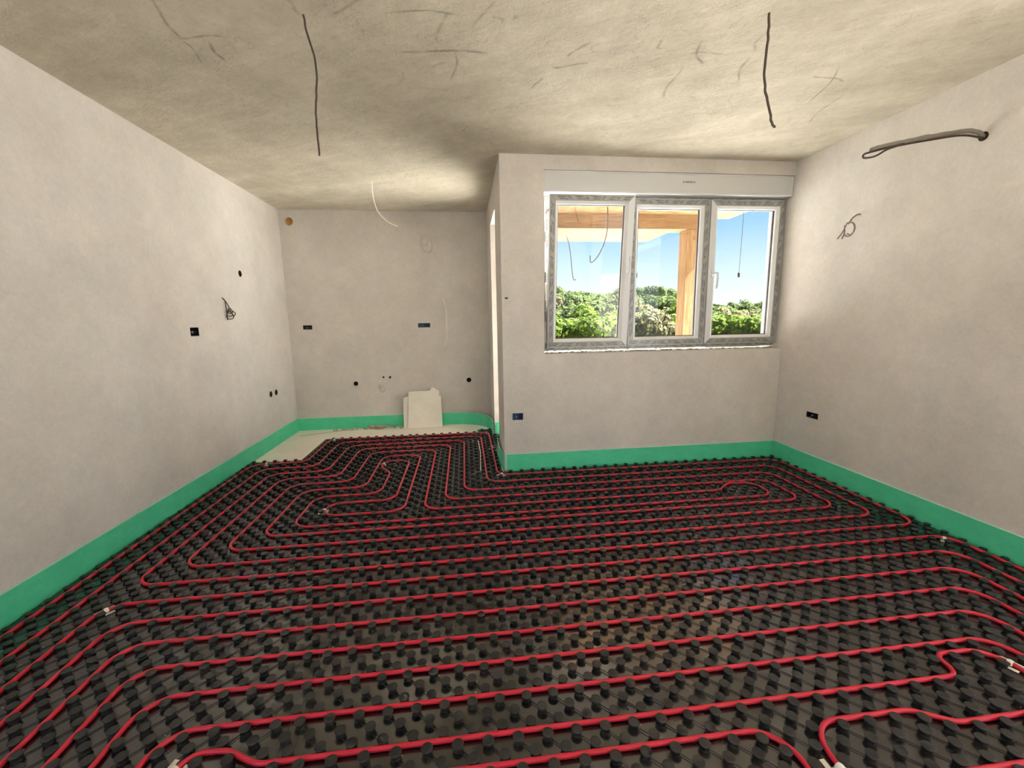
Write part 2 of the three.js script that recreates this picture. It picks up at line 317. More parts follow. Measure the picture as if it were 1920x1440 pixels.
// roller shutter box
const shutter = thing('shutter_box', 'long white roller shutter box above the window with small handwriting on it', 'shutter box', null, [0, PY, 0]);
part('casing', new RoundedBoxGeometry(2.306, 0.152, 0.185, 2, 0.004).translate(1.867, 2.541, -3.785), M.shutter, shutter);
part('bottom_lip', new RoundedBoxGeometry(2.306, 0.014, 0.2, 2, 0.004).translate(1.867, 2.458, -3.787), M.pvc, shutter);
part('end_cap', box(0.012, 0.16, 0.19, 3.018, 2.541, -3.784), M.pvc, shutter);
part('top_trim', box(2.306, 0.008, 0.186, 1.867, 2.621, -3.784), M.pvc, shutter);
{
  const c = document.createElement('canvas'); c.width = 512; c.height = 128; const x = c.getContext('2d'); x.fillStyle = '#d9dad8'; x.fillRect(0, 0, 512, 128);
  x.fillStyle = '#3a372f'; x.font = 'italic bold 84px sans-serif'; x.textAlign = 'center'; x.textBaseline = 'middle'; x.fillText('R WEND-6', 256, 66, 480);
  const t = new THREE.CanvasTexture(c); t.colorSpace = THREE.SRGBColorSpace;
  const g = new THREE.BoxGeometry(0.15, 0.034, 0.0004); const m = part('handwriting', g, [M.shutter, M.shutter, M.shutter, M.shutter, std({ map: t, roughness: 0.4 }), M.shutter], shutter);
  m.position.set(2.02, 2.555, -3.6922);
}
{ // broken plaster edge and foam along the sill
  const gs = []; for (let i = 0; i < 90; i++) { const s = rr(0.006, 0.016); gs.push(new THREE.IcosahedronGeometry(s, 0).scale(rr(1, 2.2), rr(0.4, 0.8), rr(0.7, 1.2)).rotateY(rr(0, 3)).translate(rr(0.75, 3.0), 1.07 + PY, rr(-3.79, -3.77))); }
  const m = solo('sill_crumbs', 'crumbs of plaster and foam along the window sill', 'rubble', mergeGeometries(gs), M.debris); m.userData.kind = 'stuff';
}
// ---------------------------------------------------------------- terrace door in the side wall
{
  const d = struct('door_1', null, null, 'white plastic terrace door frame in the side opening'); d.position.set(XS + 0.3, 0, 0); d.rotation.y = -Math.PI / 2;
  profileFrame(DZ1 - DZ0, DY, [[0, 0.07], [0, 0], [0.06, 0], [0.06, 0.07]]).forEach((g) => part('frame_rail', g, M.pvc, d).position.set(DZ0, 0, 0.0));
  part('pane', box(DZ1 - DZ0 - 0.11, DY - 0.11, 0.004, (DZ0 + DZ1) / 2, DY / 2, 0.03), M.clearGlass, d);
}
// ---------------------------------------------------------------- sockets, holes
for (const o of openings) {
  const g = thing(o.kind === 'box' ? 'socket_box' : o.kind === 'vent' ? 'vent_pipe' : 'wall_hole_sleeve', o.label, o.kind === 'box' ? 'socket box' : o.kind === 'vent' ? 'vent' : 'pipe hole');
  const s = FR[o.side][2](o.at); place(g, o.side);
  const local = new THREE.Vector3(s, o.y + PY, 0).applyEuler(g.rotation); g.position.add(local);
  if (o.kind === 'box') {
    const w = o.w - 0.001, h = o.h - 0.001, t = 0.004, D = 0.05, m = o.blue ? M.boxBlue : M.boxDark;
    part('body', mergeGeometries([box(w, h, t, 0, 0, -D), box(t, h, D, -w / 2 + t / 2, 0, -D / 2 - 0.001), box(t, h, D, w / 2 - t / 2, 0, -D / 2 - 0.001), box(w, t, D, 0, h / 2 - t / 2, -D / 2 - 0.001), box(w, t, D, 0, -h / 2 + t / 2, -D / 2 - 0.001), box(t * 0.7, h, D * 0.6, 0.006, 0, -D * 0.7)]), m, g);
    for (const k of [-0.02, 0.018]) part('wire', tube([new THREE.Vector3(k, -0.012, -D + 0.003), new THREE.Vector3(k + 0.006, -0.004, -0.02), new THREE.Vector3(k + 0.012, 0.006, -0.012), new THREE.Vector3(k + 0.004, -0.012, -0.006)], 0.0022, 14, 6), k < 0 ? M.paleCable : M.darkCable, g);
    if (o.blue) part('cover_tab', box(w * 0.55, h * 0.8, 0.003, -w * 0.18, 0, -0.012), M.boxBlue, g);
  } else {
    const R = o.r, D = o.kind === 'vent' ? 0.08 : 0.07;
    const prof = [[R - 0.0005, 0.0005], [R - 0.0005, -D], [0.0001, -D], [0.0001, -D + 0.003], [R - 0.0035, -D + 0.003], [R - 0.0035, 0.0005], [R - 0.0005, 0.0005]].map(([a, b]) => new THREE.Vector2(a, b));
    part('sleeve', new THREE.LatheGeometry(prof, 24).rotateX(Math.PI / 2), o.kind === 'vent' ? M.ventPipe : M.bore, g);
    if (o.kind === 'vent') part('collar', new THREE.LatheGeometry([[R - 0.003, 0], [R + 0.012, 0], [R + 0.012, 0.004], [R - 0.003, 0.006]].map(([a, b]) => new THREE.Vector2(a, b)), 28).rotateX(Math.PI / 2), M.paleCable, g);
  }
}
// plaster patches: rings left in the wall
{
  const ring = (x, y, r, k, label) => { const g = solo('plastered_ring', label, 'plaster ring', mergeGeometries([new THREE.TorusGeometry(r, 0.006, 6, 32).scale(1, 1.15, 0.6), new THREE.TorusGeometry(r * k, 0.006, 6, 32).scale(0.95, 1.5, 0.6).translate(0.015, -0.03, 0)]), M.plaster); g.position.set(x, y + PY, ZB + 0.001); g.rotation.z = 0.25; };
  ring(-0.462, 2.373, 0.038, 1.9, 'oval plastered-over ring high on the kitchen wall right of the thin ceiling cable');
  ring(-1.127, 0.527, 0.022, 1.4, 'small plastered-over ring low on the kitchen wall under the pipe stubs');
}

// ---------------------------------------------------------------- green edge strips
function ribbon(pts, h, t, lean = 0) {   // pts in x, z; a strip standing on its edge, t thick
  const curve = pts.map(([x, z]) => new THREE.Vector3(x, 0, z)), n = curve.length, L = [0];
  for (let i = 1; i < n; i++) L.push(L[i - 1] + curve[i].distanceTo(curve[i - 1]));
  const ring = curve.map((p, i) => {
    const d = curve[Math.min(n - 1, i + 1)].clone().sub(curve[Math.max(0, i - 1)]).normalize(), nn = new THREE.Vector3(-d.z, 0, d.x).multiplyScalar(t / 2);
    return [[p.x - nn.x, 0, p.z - nn.z], [p.x + nn.x, 0, p.z + nn.z], [p.x + nn.x, h, p.z + nn.z], [p.x - nn.x, h, p.z - nn.z]];
  });
  const pos = [], uv = [], quad = (a, b, c, d, u0, u1, v0, v1) => { pos.push(...a, ...b, ...c, ...a, ...c, ...d); uv.push(u0, v0, u1, v0, u1, v1, u0, v0, u1, v1, u0, v1); };
  for (let i = 0; i < n - 1; i++) for (let k = 0; k < 4; k++) { const j = (k + 1) % 4; quad(ring[i][k], ring[i + 1][k], ring[i + 1][j], ring[i][j], L[i] / 0.6, L[i + 1] / 0.6, k % 2 ? 0 : 0, k % 2 ? 1 : 0.1); }
  quad(ring[0][0], ring[0][1], ring[0][2], ring[0][3], 0, 0.05, 0, 1); quad(ring[n - 1][3], ring[n - 1][2], ring[n - 1][1], ring[n - 1][0], 0, 0.05, 0, 1);
  const g = new THREE.BufferGeometry(); g.setAttribute('position', new THREE.Float32BufferAttribute(pos, 3)); g.setAttribute('uv', new THREE.Float32BufferAttribute(uv, 2)); g.computeVertexNormals(); return g;
}
const lineP = (a, b, n, amp = 0) => Array.from({ length: n + 1 }, (_, i) => { const t = i / n, w = amp * Math.sin(t * 17 + a[0]) * Math.sin(t * Math.PI); return [a[0] + (b[0] - a[0]) * t + w * Math.sign(b[1] - a[1]), a[1] + (b[1] - a[1]) * t + w]; });
const GH = 0.158;
function strip(label, pts, h = GH, t = 0.008) {
  const g = thing('edge_strip', label, 'edge strip', null, [0, YF, 0]);
  part('foam_band', ribbon(pts, h - YF - 0.002, t), M.green, g);
  const lip = ribbon(pts, 0.003, t + 0.0006); part('top_edge', lip.translate(0, h - YF - 0.002, 0), M.greenEdge, g);
}
strip('long green foam edge strip along the foot of the left wall', lineP([XL + 0.0045, -0.12], [XL + 0.0045, ZB + 0.012], 60));
strip('green foam edge strip behind the leaning boards, curving away at its right end', [...lineP([XL + 0.012, ZB + 0.0045], [-0.45, ZB + 0.0045], 20), [-0.25, ZB + 0.008], [-0.05, ZB + 0.03], [0.1, ZB + 0.085], [0.2, ZB + 0.16], [0.27, ZB + 0.27], [0.305, ZB + 0.4], [0.318, ZB + 0.52], [0.32, ZB + 0.62]], 0.15);
strip('green foam edge strip below the window', lineP([XS + 0.02, ZW + 0.0045], [XR - 0.012, ZW + 0.0045], 40));
strip('green foam edge strip along the foot of the right wall', lineP([XR - 0.0045, ZW + 0.012], [XR - 0.0045, -1.32], 50));
strip('short green foam strip on the far jamb of the terrace door opening', lineP([XS + 0.01, DZ0 + 0.0045], [XS + 0.29, DZ0 + 0.0045], 4), 0.145);
strip('short loose green foam strip curling around the wall corner left of the window', [[XS - 0.02, DZ1 + 0.02], [XS - 0.028, DZ1 + 0.12], [XS - 0.03, -3.95], [XS - 0.018, -3.82], [XS - 0.008, -3.74], [XS - 0.006, ZW + 0.012]], 0.15, 0.006);

// ---------------------------------------------------------------- heating mat
const U = (u) => -2.12 + 0.05 * u, R = (r) => -3.553 + 0.05 * r;
const matOutline = [[-1.35, 122], [-1.35, -15], [8.4, -15], [8.4, -30.3], [45, -30.3], [45, -32.7], [48.6, -32.7], [48.6, -27.9], [54.2, -27.9], [54.2, -14.6], [48.6, -14.6], [48.6, -2.1], [102.6, -2.1], [102.6, 122]];
const mat = thing('heating_mat', 'black studded plastic underfloor heating mat covering the floor', 'floor mat');
part('sheet', slab(matOutline.map(([u, r]) => [U(u), R(r)]), YF, 0), M.mat, mat);
const inside = (u, r) => { let c = false; for (let i = 0, j = matOutline.length - 1; i < matOutline.length; j = i++) { const [a, b] = matOutline[i], [d, e] = matOutline[j]; if ((b > r) !== (e > r) && u < (d - a) * (r - b) / (e - b) + a) c = !c; } return c; };
function pipePath(w, rad = 0.115) {     // rounded polyline in lattice units
  const P = w.map(([u, r]) => new THREE.Vector2(U(u), R(r))), out = [P[0].clone()];
  const line = (a, b) => { const n = Math.max(1, Math.round(a.distanceTo(b) / 0.35)); for (let i = 1; i <= n; i++) out.push(a.clone().lerp(b, i / n)); };
  for (let i = 1; i < P.length - 1; i++) {
    const a = P[i - 1], b = P[i], c = P[i + 1], d1 = a.clone().sub(b), d2 = c.clone().sub(b), l1 = d1.length(), l2 = d2.length(); d1.normalize(); d2.normalize();
    const ang = Math.acos(THREE.MathUtils.clamp(d1.dot(d2), -1, 1)); if (Math.PI - ang < 0.02) { line(out[out.length - 1], b); continue; }
    const t = Math.min(rad / Math.tan(ang / 2), l1 * 0.5, l2 * 0.5), s = b.clone().addScaledVector(d1, t), e = b.clone().addScaledVector(d2, t);
    line(out[out.length - 1], s); const rr2 = t * Math.tan(ang / 2), mid = d1.clone().add(d2).normalize(), c0 = b.clone().addScaledVector(mid, rr2 / Math.sin(ang / 2));
    let a0 = Math.atan2(s.y - c0.y, s.x - c0.x), a1 = Math.atan2(e.y - c0.y, e.x - c0.x); let da = a1 - a0; while (da > Math.PI) da -= 2 * Math.PI; while (da < -Math.PI) da += 2 * Math.PI;
    const n = Math.max(3, Math.ceil(Math.abs(da) / 0.16)); for (let k = 1; k <= n; k++) out.push(new THREE.Vector2(c0.x + rr2 * Math.cos(a0 + da * k / n), c0.y + rr2 * Math.sin(a0 + da * k / n)));
  }
  line(out[out.length - 1], P[P.length - 1]); return out;
}
const circuit1 = [[0, 118], [0, -13], [10, -13], [10, -29], [47.6, -28.6], [47.6, 0], [101.6, 0], [101.6, 26], [6, 26], [6, -7], [16, -7], [16, -23], [41.6, -23], [41.6, 6], [95.6, 6], [95.6, 20], [12, 20], [12, -1], [22, -1], [22, -17], [35.6, -17], [35.6, 12], [82.4, 12], [85.2, 9.7], [89.6, 9.7], [89.6, 15], [18, 15], [18, 5], [28, 5], [28, -4.2], [25.8, -7.6], [25.8, -11], [30.8, -11], [30.8, 7.8], [21, 7.8], [21, 12], [32.7, 12], [32.7, -14], [25, -14], [25, 2], [15, 2], [15, 17], [92.6, 17], [92.6, 9], [38.6, 9], [38.6, -20], [19, -20], [19, -4], [9, -4], [9, 23], [98.6, 23], [98.6, 3], [45.6, 3], [45.6, -26], [13, -26], [13, -10], [3, -10], [3, 118]];
const circuit2 = [[6, 118], [6, 29], [101.6, 29], [101.6, 112], [9, 112], [9, 32], [98.6, 32], [98.6, 109], [12, 109], [12, 35], [95.6, 35], [95.6, 106], [15, 106], [15, 38], [92.6, 38], [92.6, 103], [18, 103], [18, 41], [89.6, 41], [89.6, 100], [21, 100], [21, 44], [86.6, 44], [86.6, 97], [23.4, 97], [23.4, 45.8], [26, 45.8], [28.4, 47], [79.6, 47], [79.6, 45], [84.8, 45], [84.8, 94], [38, 94], [38, 49], [62.6, 49], [62.6, 90]];
const circuit3 = [[64.6, 90], [64.6, 49], [72.6, 49], [75, 50.25], [83, 50.25], [83, 53], [68, 53], [68, 88]];
const paths = [circuit1, circuit2, circuit3].map((c) => pipePath(c));
const cells = new Map();                             // fine samples of the pipes, to keep the knobs beside them
for (const p of paths) for (let i = 1; i < p.length; i++) { const n = Math.ceil(p[i].distanceTo(p[i - 1]) / 0.006); for (let k = 0; k < n; k++) { const q = p[i - 1].clone().lerp(p[i], k / n), key = Math.floor(q.x / 0.06) + '_' + Math.floor(q.y / 0.06); if (!cells.has(key)) cells.set(key, []); cells.get(key).push(q); } }
function besidePipe(x, z) {
  let best = null, bd = 0.0252; const cx = Math.floor(x / 0.06), cz = Math.floor(z / 0.06);
  for (let a = -1; a <= 1; a++) for (let b = -1; b <= 1; b++) for (const q of cells.get((cx + a) + '_' + (cz + b)) || []) { const d = Math.hypot(q.x - x, q.y - z); if (d < bd) { bd = d; best = q; } }
  if (!best) return [x, z]; const k = 0.0252 / Math.max(bd, 1e-4); return [best.x + (x - best.x) * k, best.y + (z - best.y) * k];
}
const SEAM = 29.7, RP = 0.1;
const knobProfile = [[0.0166, 0], [0.0152, 0.0035], [0.0160, 0.012], [0.0192, 0.0170], [0.0196, 0.0195], [0.0184, 0.0210], [0.0128, 0.0210], [0.0118, 0.0202], [0.0108, 0.0210], [0.0001, 0.0212]].map(([a, b]) => new THREE.Vector2(a, b));
const knobGeo = new THREE.LatheGeometry(knobProfile, 12);
const knobs = [];
for (let r = -33; r < 122; r++) for (let n = -3; n < 110; n++) {
  if ((n + r) & 1) continue;
  const left = n + 0.5 < SEAM, u = left ? n + 0.5 : n + RP, rv = r + 0.5;
  if (!left && u < SEAM + 0.3) continue;
  if (![[0.42, 0], [-0.42, 0], [0, 0.42], [0, -0.42]].every(([a, b]) => inside(u + a, rv + b))) continue;
  const crushed = u > 9 && u < 16.5 && rv > 22 && rv < 37 && rnd() < 0.6;
  const [kx, kz] = besidePipe(...besidePipe(U(u), R(rv)));
  knobs.push({ x: kx, z: kz, u, r: rv, left, crushed, a: rnd() * 0.5 });
}
camera.updateMatrixWorld(); const viewP = new THREE.Matrix4().makePerspective(-Math.tan(0.7468) * 4 / 3 * 0.05, Math.tan(0.7468) * 4 / 3 * 0.05, Math.tan(0.7468) * 0.05, -Math.tan(0.7468) * 0.05, 0.05, 400);
const inv = camera.matrixWorld.clone().invert();
for (const k of knobs) { const c = new THREE.Vector3(k.x, 0.02, k.z).applyMatrix4(inv), d = -c.z; const p = c.clone().applyMatrix4(viewP); k.d = d; k.seen = d > 0 && Math.abs(p.x) < 0.995 && Math.abs(p.y) < 0.995; }
knobs.sort((a, b) => (b.seen - a.seen) || (a.d - b.d));
function knobMatrix(k, o) { o.position.set(k.x, 0, k.z); o.rotation.set(0, k.a, 0); o.scale.set(1, 1, 1); if (k.crushed) { o.rotation.set((noiseCheap(k.u, k.r) - 0.5) * 0.5, k.a, (noiseCheap(k.r, k.u) - 0.5) * 0.6); o.scale.set(1, 0.8, 1); o.position.y = 0.001; } o.updateMatrix(); return o.matrix; }
{
  const o = new THREE.Object3D(), rest = knobs.slice(300);
  knobs.slice(0, 300).forEach((k, i) => { const m = part(i ? 'knob_' + String(i).padStart(3, '0') : 'knob', knobGeo, M.knob, mat); knobMatrix(k, m); });
  const im = sh(new THREE.InstancedMesh(knobGeo, M.knob, rest.length)); im.name = 'knob_field'; im.userData.kind = 'stuff';
  rest.forEach((k, i) => im.setMatrixAt(i, knobMatrix(k, o))); mat.add(im);
  // moulded ribs joining the knobs along one diagonal, the other way round left of the seam
  const ribGeo = mergeGeometries([box(0.0016, 0.0016, 0.042, -0.0045, 0.0004, 0), box(0.0016, 0.0016, 0.042, 0.0045, 0.0004, 0)]);
  const ribs = knobs.filter((k) => inside(k.u + (k.left ? -1 : 1) * 0.9, k.r + 0.9) && Math.abs(k.u - SEAM) > 0.6);
  const rim = sh(new THREE.InstancedMesh(ribGeo, M.knob, ribs.length)); rim.name = 'rib_field'; rim.userData.kind = 'stuff';
  ribs.forEach((k, i) => { const s = k.left ? -1 : 1; o.position.set(k.x + s * 0.025, 0, k.z + 0.025); o.rotation.set(0, s * Math.PI / 4, 0); o.scale.set(1, 1, 1); o.updateMatrix(); rim.setMatrixAt(i, o.matrix); }); mat.add(rim);
  part('seam_lap', box(0.05, 0.0015, 152 * 0.05, U(SEAM + 0.1), 0.0006, R(46)), M.mat, mat);
}

// ---------------------------------------------------------------- heating pipes
function sweep(path, r, y, seg = 10) {
  const pos = [], nor = [], uv = [], idx = []; let L = 0;
  path.forEach((p, i) => {
    const a = path[Math.max(0, i - 1)], b = path[Math.min(path.length - 1, i + 1)], d = b.clone().sub(a).normalize(), s = [-d.y, d.x]; if (i) L += p.distanceTo(path[i - 1]);
    for (let k = 0; k <= seg; k++) { const t = k / seg * Math.PI * 2, c = Math.cos(t), q = Math.sin(t); pos.push(p.x + s[0] * c * r, y + q * r, p.y + s[1] * c * r); nor.push(s[0] * c, q, s[1] * c); uv.push(k / seg, L / 0.3); }
  });
  for (let i = 0; i < path.length - 1; i++) for (let k = 0; k < seg; k++) { const a = i * (seg + 1) + k, b = a + seg + 1; idx.push(a, b, a + 1, b, b + 1, a + 1); }
  const g = new THREE.BufferGeometry(); g.setAttribute('position', new THREE.Float32BufferAttribute(pos, 3)); g.setAttribute('normal', new THREE.Float32BufferAttribute(nor, 3)); g.setAttribute('uv', new THREE.Float32BufferAttribute(uv, 2)); g.setIndex(idx); return g;
}
const PR = 0.0086;
const pg = 'red heating pipes laid on the mat';
for (const [c, l] of [[paths[0], 'red heating pipe laid in the far spiral that reaches into the kitchen niche'], [paths[1], 'red heating pipe laid in the long near loops across the middle of the floor'], [paths[2], 'short red heating pipe run bending at the bottom right, nearest the camera']]) solo('heating_pipe', l, 'heating pipe', sweep(c, PR, PY - 0.0005), M.pipe, pg);

// white pipe clips
const clipSaddle = new THREE.TorusGeometry(0.0125, 0.003, 6, 14, Math.PI).scale(1, 1.15, 3.2);
const clipPlate = mergeGeometries([box(0.016, 0.003, 0.075, 0.028, 0.0035, 0), box(0.03, 0.003, 0.022, 0.016, 0.0035, 0), box(0.014, 0.003, 0.05, -0.02, 0.0035, 0.004)]);
const clips = [   // u, r, direction of the pipe there, label
  [2.6, -13, 0, 'white pipe clip near the left wall, at the edge of the cream boards'],
  [11, -28.4, 0.7, 'white pipe clip at the back left corner of the mat in the kitchen niche'],
  [25.9, -9.2, 1.4, 'white pipe clip at the inner end of the kitchen spiral'],
  [20.9, 10.2, 1.57, 'white pipe clip on the tight pipe bend in the left middle of the floor'],
  [48.3, -0.2, 0.6, 'white pipe clip at the foot of the wall corner left of the window'],
  [47.6, -16.8, 1.57, 'white pipe clip halfway along the last straight pipe into the kitchen niche'],
  [47, -28.5, 0.3, 'white pipe clip at the back right corner of the kitchen pipes'],
  [6.6, 29.9, 0.9, 'white pipe clip on the pipe bend near the left wall in the foreground'],
  [100.4, 29.8, -0.6, 'white pipe clip on the pipe bend beside the right wall'],
  [84.6, 46.6, -1.2, 'white pipe clip at the right edge of the picture'],
  [23.4, 46.8, 1.3, 'white pipe clip at the bottom edge of the picture, left of the middle'],
  [64.5, 51.9, 1.57, 'white pipe clip at the bottom edge of the picture, right of the middle'],
];
for (const [u, r, a, l] of clips) {
  const g = thing('pipe_clip', l, 'pipe clip', 'white clips holding the pipes', [U(u), 0, R(r)]); g.rotation.y = a + Math.PI / 2;
  part('saddle', clipSaddle.clone().translate(0, PY - 0.002, 0), M.white, g); part('base_plate', clipPlate, M.white, g);
}
solo('white_cord', 'thin white cord lying along the mat in the kitchen niche', 'cord', tube([[44.8, -21.4], [44.9, -17], [44.95, -12.8], [44.75, -6.3], [44.6, -2]].map(([u, r], i) => new THREE.Vector3(U(u), 0.0235 + (i % 2) * 0.002, R(r))), 0.004, 40, 6), M.white);
{
  const gs = []; for (let i = 0; i < 90; i++) { const u = rr(1, 95), r = rr(-10, 52); gs.push(new THREE.TetrahedronGeometry(rr(0.0015, 0.004), 0).rotateX(rr(0, 3)).rotateZ(rr(0, 3)).translate(U(u), 0.002, Math.max(R(r), u > 47 ? -3.55 : -9))); }
  const m = solo('plaster_flecks', 'tiny pale flecks of plaster scattered on the black mat', 'rubble', mergeGeometries(gs), M.fleck); m.userData.kind = 'stuff';
}

// ---------------------------------------------------------------- kitchen niche: leaning boards, crease, rubble
function leaning(pts, x, z, lean, label) {
  const s = new THREE.Shape(); pts.forEach(([a, b], i) => (i ? s.lineTo(a, b) : s.moveTo(a, b))); s.closePath();
  const m = solo('insulation_board', label, 'board', new THREE.ExtrudeGeometry(s, { depth: 0.02, bevelEnabled: true, bevelSize: 0.001, bevelThickness: 0.001, bevelSegments: 1 }), M.board, 'board offcuts leaning on the kitchen wall');
  m.position.set(x, YF + 0.001, z); m.rotation.x = lean; return m;
}
leaning([[-0.21, 0], [0.21, 0], [0.205, 0.49], [-0.19, 0.482]], -0.565, ZB + 0.125, -0.16, 'front cream board offcut leaning against the kitchen wall');
leaning([[-0.25, 0], [0.25, 0], [0.245, 0.41], [0.21, 0.40], [0.19, 0.49], [0.16, 0.52], [0.125, 0.52], [0.1, 0.48], [-0.25, 0.4]], -0.58, ZB + 0.098, -0.12, 'rear cream board offcut with a torn stepped top, behind the front one');
{
  const gs = []; for (let i = 0; i < 70; i++) { const t = rr(0, 1), big = Math.exp(-(((t - 0.55) * 6) ** 2)), s = rr(0.006, 0.014) * (1 + big * 1.6); gs.push(new THREE.IcosahedronGeometry(s, 0).scale(rr(1, 2), 0.6, 1).rotateY(rr(0, 3)).translate(-1.75 + t * 1.1, YF + s * 0.4 + (big > 0.4 ? rr(0, 0.035) : 0), ZB + 0.06 + rr(-0.03, 0.05))); }
  const m = solo('plaster_rubble', 'small heap of plaster crumbs at the foot of the kitchen wall', 'rubble', mergeGeometries(gs), M.debris); m.userData.kind = 'stuff';
}
for (const [a, b] of [[[0.8, -35.1], [9.7, -38.6]], [[9.7, -38.6], [23.1, -40.1]]]) {
  const p = new THREE.Vector3(U(a[0]), YF + 0.001, R(a[1])), q = new THREE.Vector3(U(b[0]), YF + 0.001, R(b[1]));
  part('board_joint', tube([p, p.clone().lerp(q, 0.5), q], 0.004, 12, 6), M.debris, floor);
}

// ---------------------------------------------------------------- cables
const v3 = (l) => l.map(([x, y, z]) => V(x, y, z));
const jag = (l, a) => l.map((p) => p.clone().add(new THREE.Vector3(rr(-a, a), rr(-a, a), rr(-a, a))));
function refine(l, n) { const c = new THREE.CatmullRomCurve3(l, false, 'centripetal'); return c.getPoints(n); }
solo('ceiling_cable', 'dark cable hanging from the left part of the ceiling', 'cable', tube(jag(refine(v3([[-0.668, 2.745, -2.179], [-0.655, 2.66, -2.179], [-0.633, 2.567, -2.179], [-0.632, 2.46, -2.175], [-0.645, 2.367, -2.179], [-0.648, 2.28, -2.18], [-0.646, 2.16, -2.179]]), 22), 0.0016), 0.0046, 90, 7), M.darkCable, 'cables hanging from the ceiling');
solo('ceiling_cable', 'dark plaster-caked cable hanging from the right part of the ceiling', 'cable', tube(jag(refine(v3([[1.433, 2.745, -1.98], [1.436, 2.68, -1.98], [1.43, 2.58, -1.98], [1.428, 2.488, -1.98], [1.445, 2.4, -1.98], [1.47, 2.33, -1.98], [1.488, 2.275, -1.98], [1.502, 2.268, -1.98]]), 24), 0.0022), 0.0056, 110, 7), M.darkCable, 'cables hanging from the ceiling');
solo('ceiling_cable', 'thin pale cable curling down from the ceiling of the kitchen niche', 'cable', tube(v3([[-0.851, 2.745, -4.46], [-0.852, 2.66, -4.46], [-0.842, 2.569, -4.46], [-0.81, 2.46, -4.46], [-0.745, 2.384, -4.46], [-0.69, 2.345, -4.46], [-0.629, 2.323, -4.46]]), 0.005, 60, 7), M.whiteCable, 'cables hanging from the ceiling');
{
  const g = thing('wall_cable', 'thick grey cable bundle jutting from the right wall, ending in a loop', 'cable');
  part('cable', tube(jag(refine(v3([[3.035, 2.387, -2.264], [2.985, 2.42, -2.285], [2.9, 2.43, -2.345], [2.8, 2.422, -2.385], [2.7, 2.408, -2.415], [2.6, 2.395, -2.452], [2.535, 2.382, -2.48]]), 26), 0.002), 0.0125, 80, 8), M.greyCable, g);
  part('wire', tube(v3([[3.03, 2.376, -2.264], [2.95, 2.405, -2.305], [2.8, 2.404, -2.385], [2.65, 2.386, -2.432], [2.55, 2.37, -2.47], [2.505, 2.358, -2.498], [2.5, 2.338, -2.492], [2.52, 2.327, -2.438], [2.58, 2.36, -2.42], [2.68, 2.392, -2.415]]), 0.006, 90, 7), M.darkCable, g);
  const pl = new THREE.TorusGeometry(0.019, 0.006, 6, 18).rotateY(Math.PI / 2).translate(3.026, 2.385 + PY, -2.264); part('conduit_end', pl, M.bore, g);
}
{
  const g = thing('wall_cable', 'short cable knotted into a small coil on the right wall beside the window', 'cable'), K = 1;
  part('lead', tube(v3([[3.032, 2.129, -2.996], [2.99, 2.122, -2.985], [2.965, 2.1, -2.995], [2.95, 2.07, -3.0]]), 0.0058, 24, 7), M.greyCable, g);
  const loop = (r, tz, dy, dz) => { const p = []; for (let i = 0; i <= 20; i++) { const t = -0.5 + i / 20 * 4.4; p.push(V(2.945 + 0.008 * i / 20 + tz, 2.02 + dy + r * Math.cos(t) * 1.15, -2.998 + dz + r * Math.sin(t))); } return tube(p, 0.0046, 50, 6); };
  part('coil', loop(0.045, 0, 0.0, 0), M.greyCable, g); part('coil', loop(0.038, 0.008, 0.004, 0.004), M.greyCable, g);
  part('end', tube(v3([[2.945, 2.06, -3.02], [2.94, 2.01, -3.04], [2.935, 1.965, -3.075]]), 0.0046, 16, 6), M.greyCable, g);
  part('end', tube(v3([[2.95, 2.055, -3.04], [2.945, 2.0, -3.03], [2.94, 1.96, -3.04]]), 0.0046, 16, 6), M.greyCable, g);
}
{
  const g = thing('wall_cable', 'thin brown cable twisted into a small coil on the left wall', 'cable');
  part('lead', tube(v3([[-2.205, 1.622, -4.17], [-2.18, 1.6, -4.17], [-2.176, 1.54, -4.172], [-2.178, 1.46, -4.18], [-2.18, 1.42, -4.185]]), 0.0042, 30, 6), M.darkCable, g);
  part('lead', tube(v3([[-2.2, 1.62, -4.172], [-2.178, 1.58, -4.19], [-2.172, 1.53, -4.22], [-2.17, 1.5, -4.27], [-2.172, 1.478, -4.315], [-2.176, 1.455, -4.29]]), 0.0042, 36, 6), M.darkCable, g);
  for (const [r, dy, dz] of [[0.05, 0, 0], [0.04, 0.02, 0.004], [0.034, 0.042, -0.01]]) { const p = []; for (let i = 0; i < 24; i++) { const t = i / 24 * 6.283; p.push(V(-2.182 + 0.006 * Math.sin(t * 2), 1.462 + dy + r * 0.75 * Math.cos(t), -4.235 + dz + r * 1.1 * Math.sin(t))); } part('coil', tube(p, 0.004, 60, 6, true), M.darkCable, g); }
}
solo('wall_cable', 'thin pale cable dangling from the kitchen wall beside the blue socket box', 'cable', tube(v3([[-0.271, 1.66, ZB - 0.002], [-0.262, 1.65, ZB + 0.04], [-0.235, 1.6, ZB + 0.07], [-0.222, 1.5, ZB + 0.072], [-0.222, 1.3, ZB + 0.07], [-0.226, 1.14, ZB + 0.062], [-0.252, 1.06, ZB + 0.055]]), 0.006, 60, 7), M.whiteCable);
solo('wall_plug', 'small dark wall plug in the plaster left of the window', 'wall plug', new THREE.LatheGeometry([[0.0001, 0], [0.011, 0], [0.01, 0.004], [0.006, 0.006], [0.0001, 0.006]].map(([a, b]) => new THREE.Vector2(a, b)), 14).rotateX(Math.PI / 2).scale(1.4, 0.7, 1).translate(0.378, 1.565 + PY, ZW), M.darkCable);

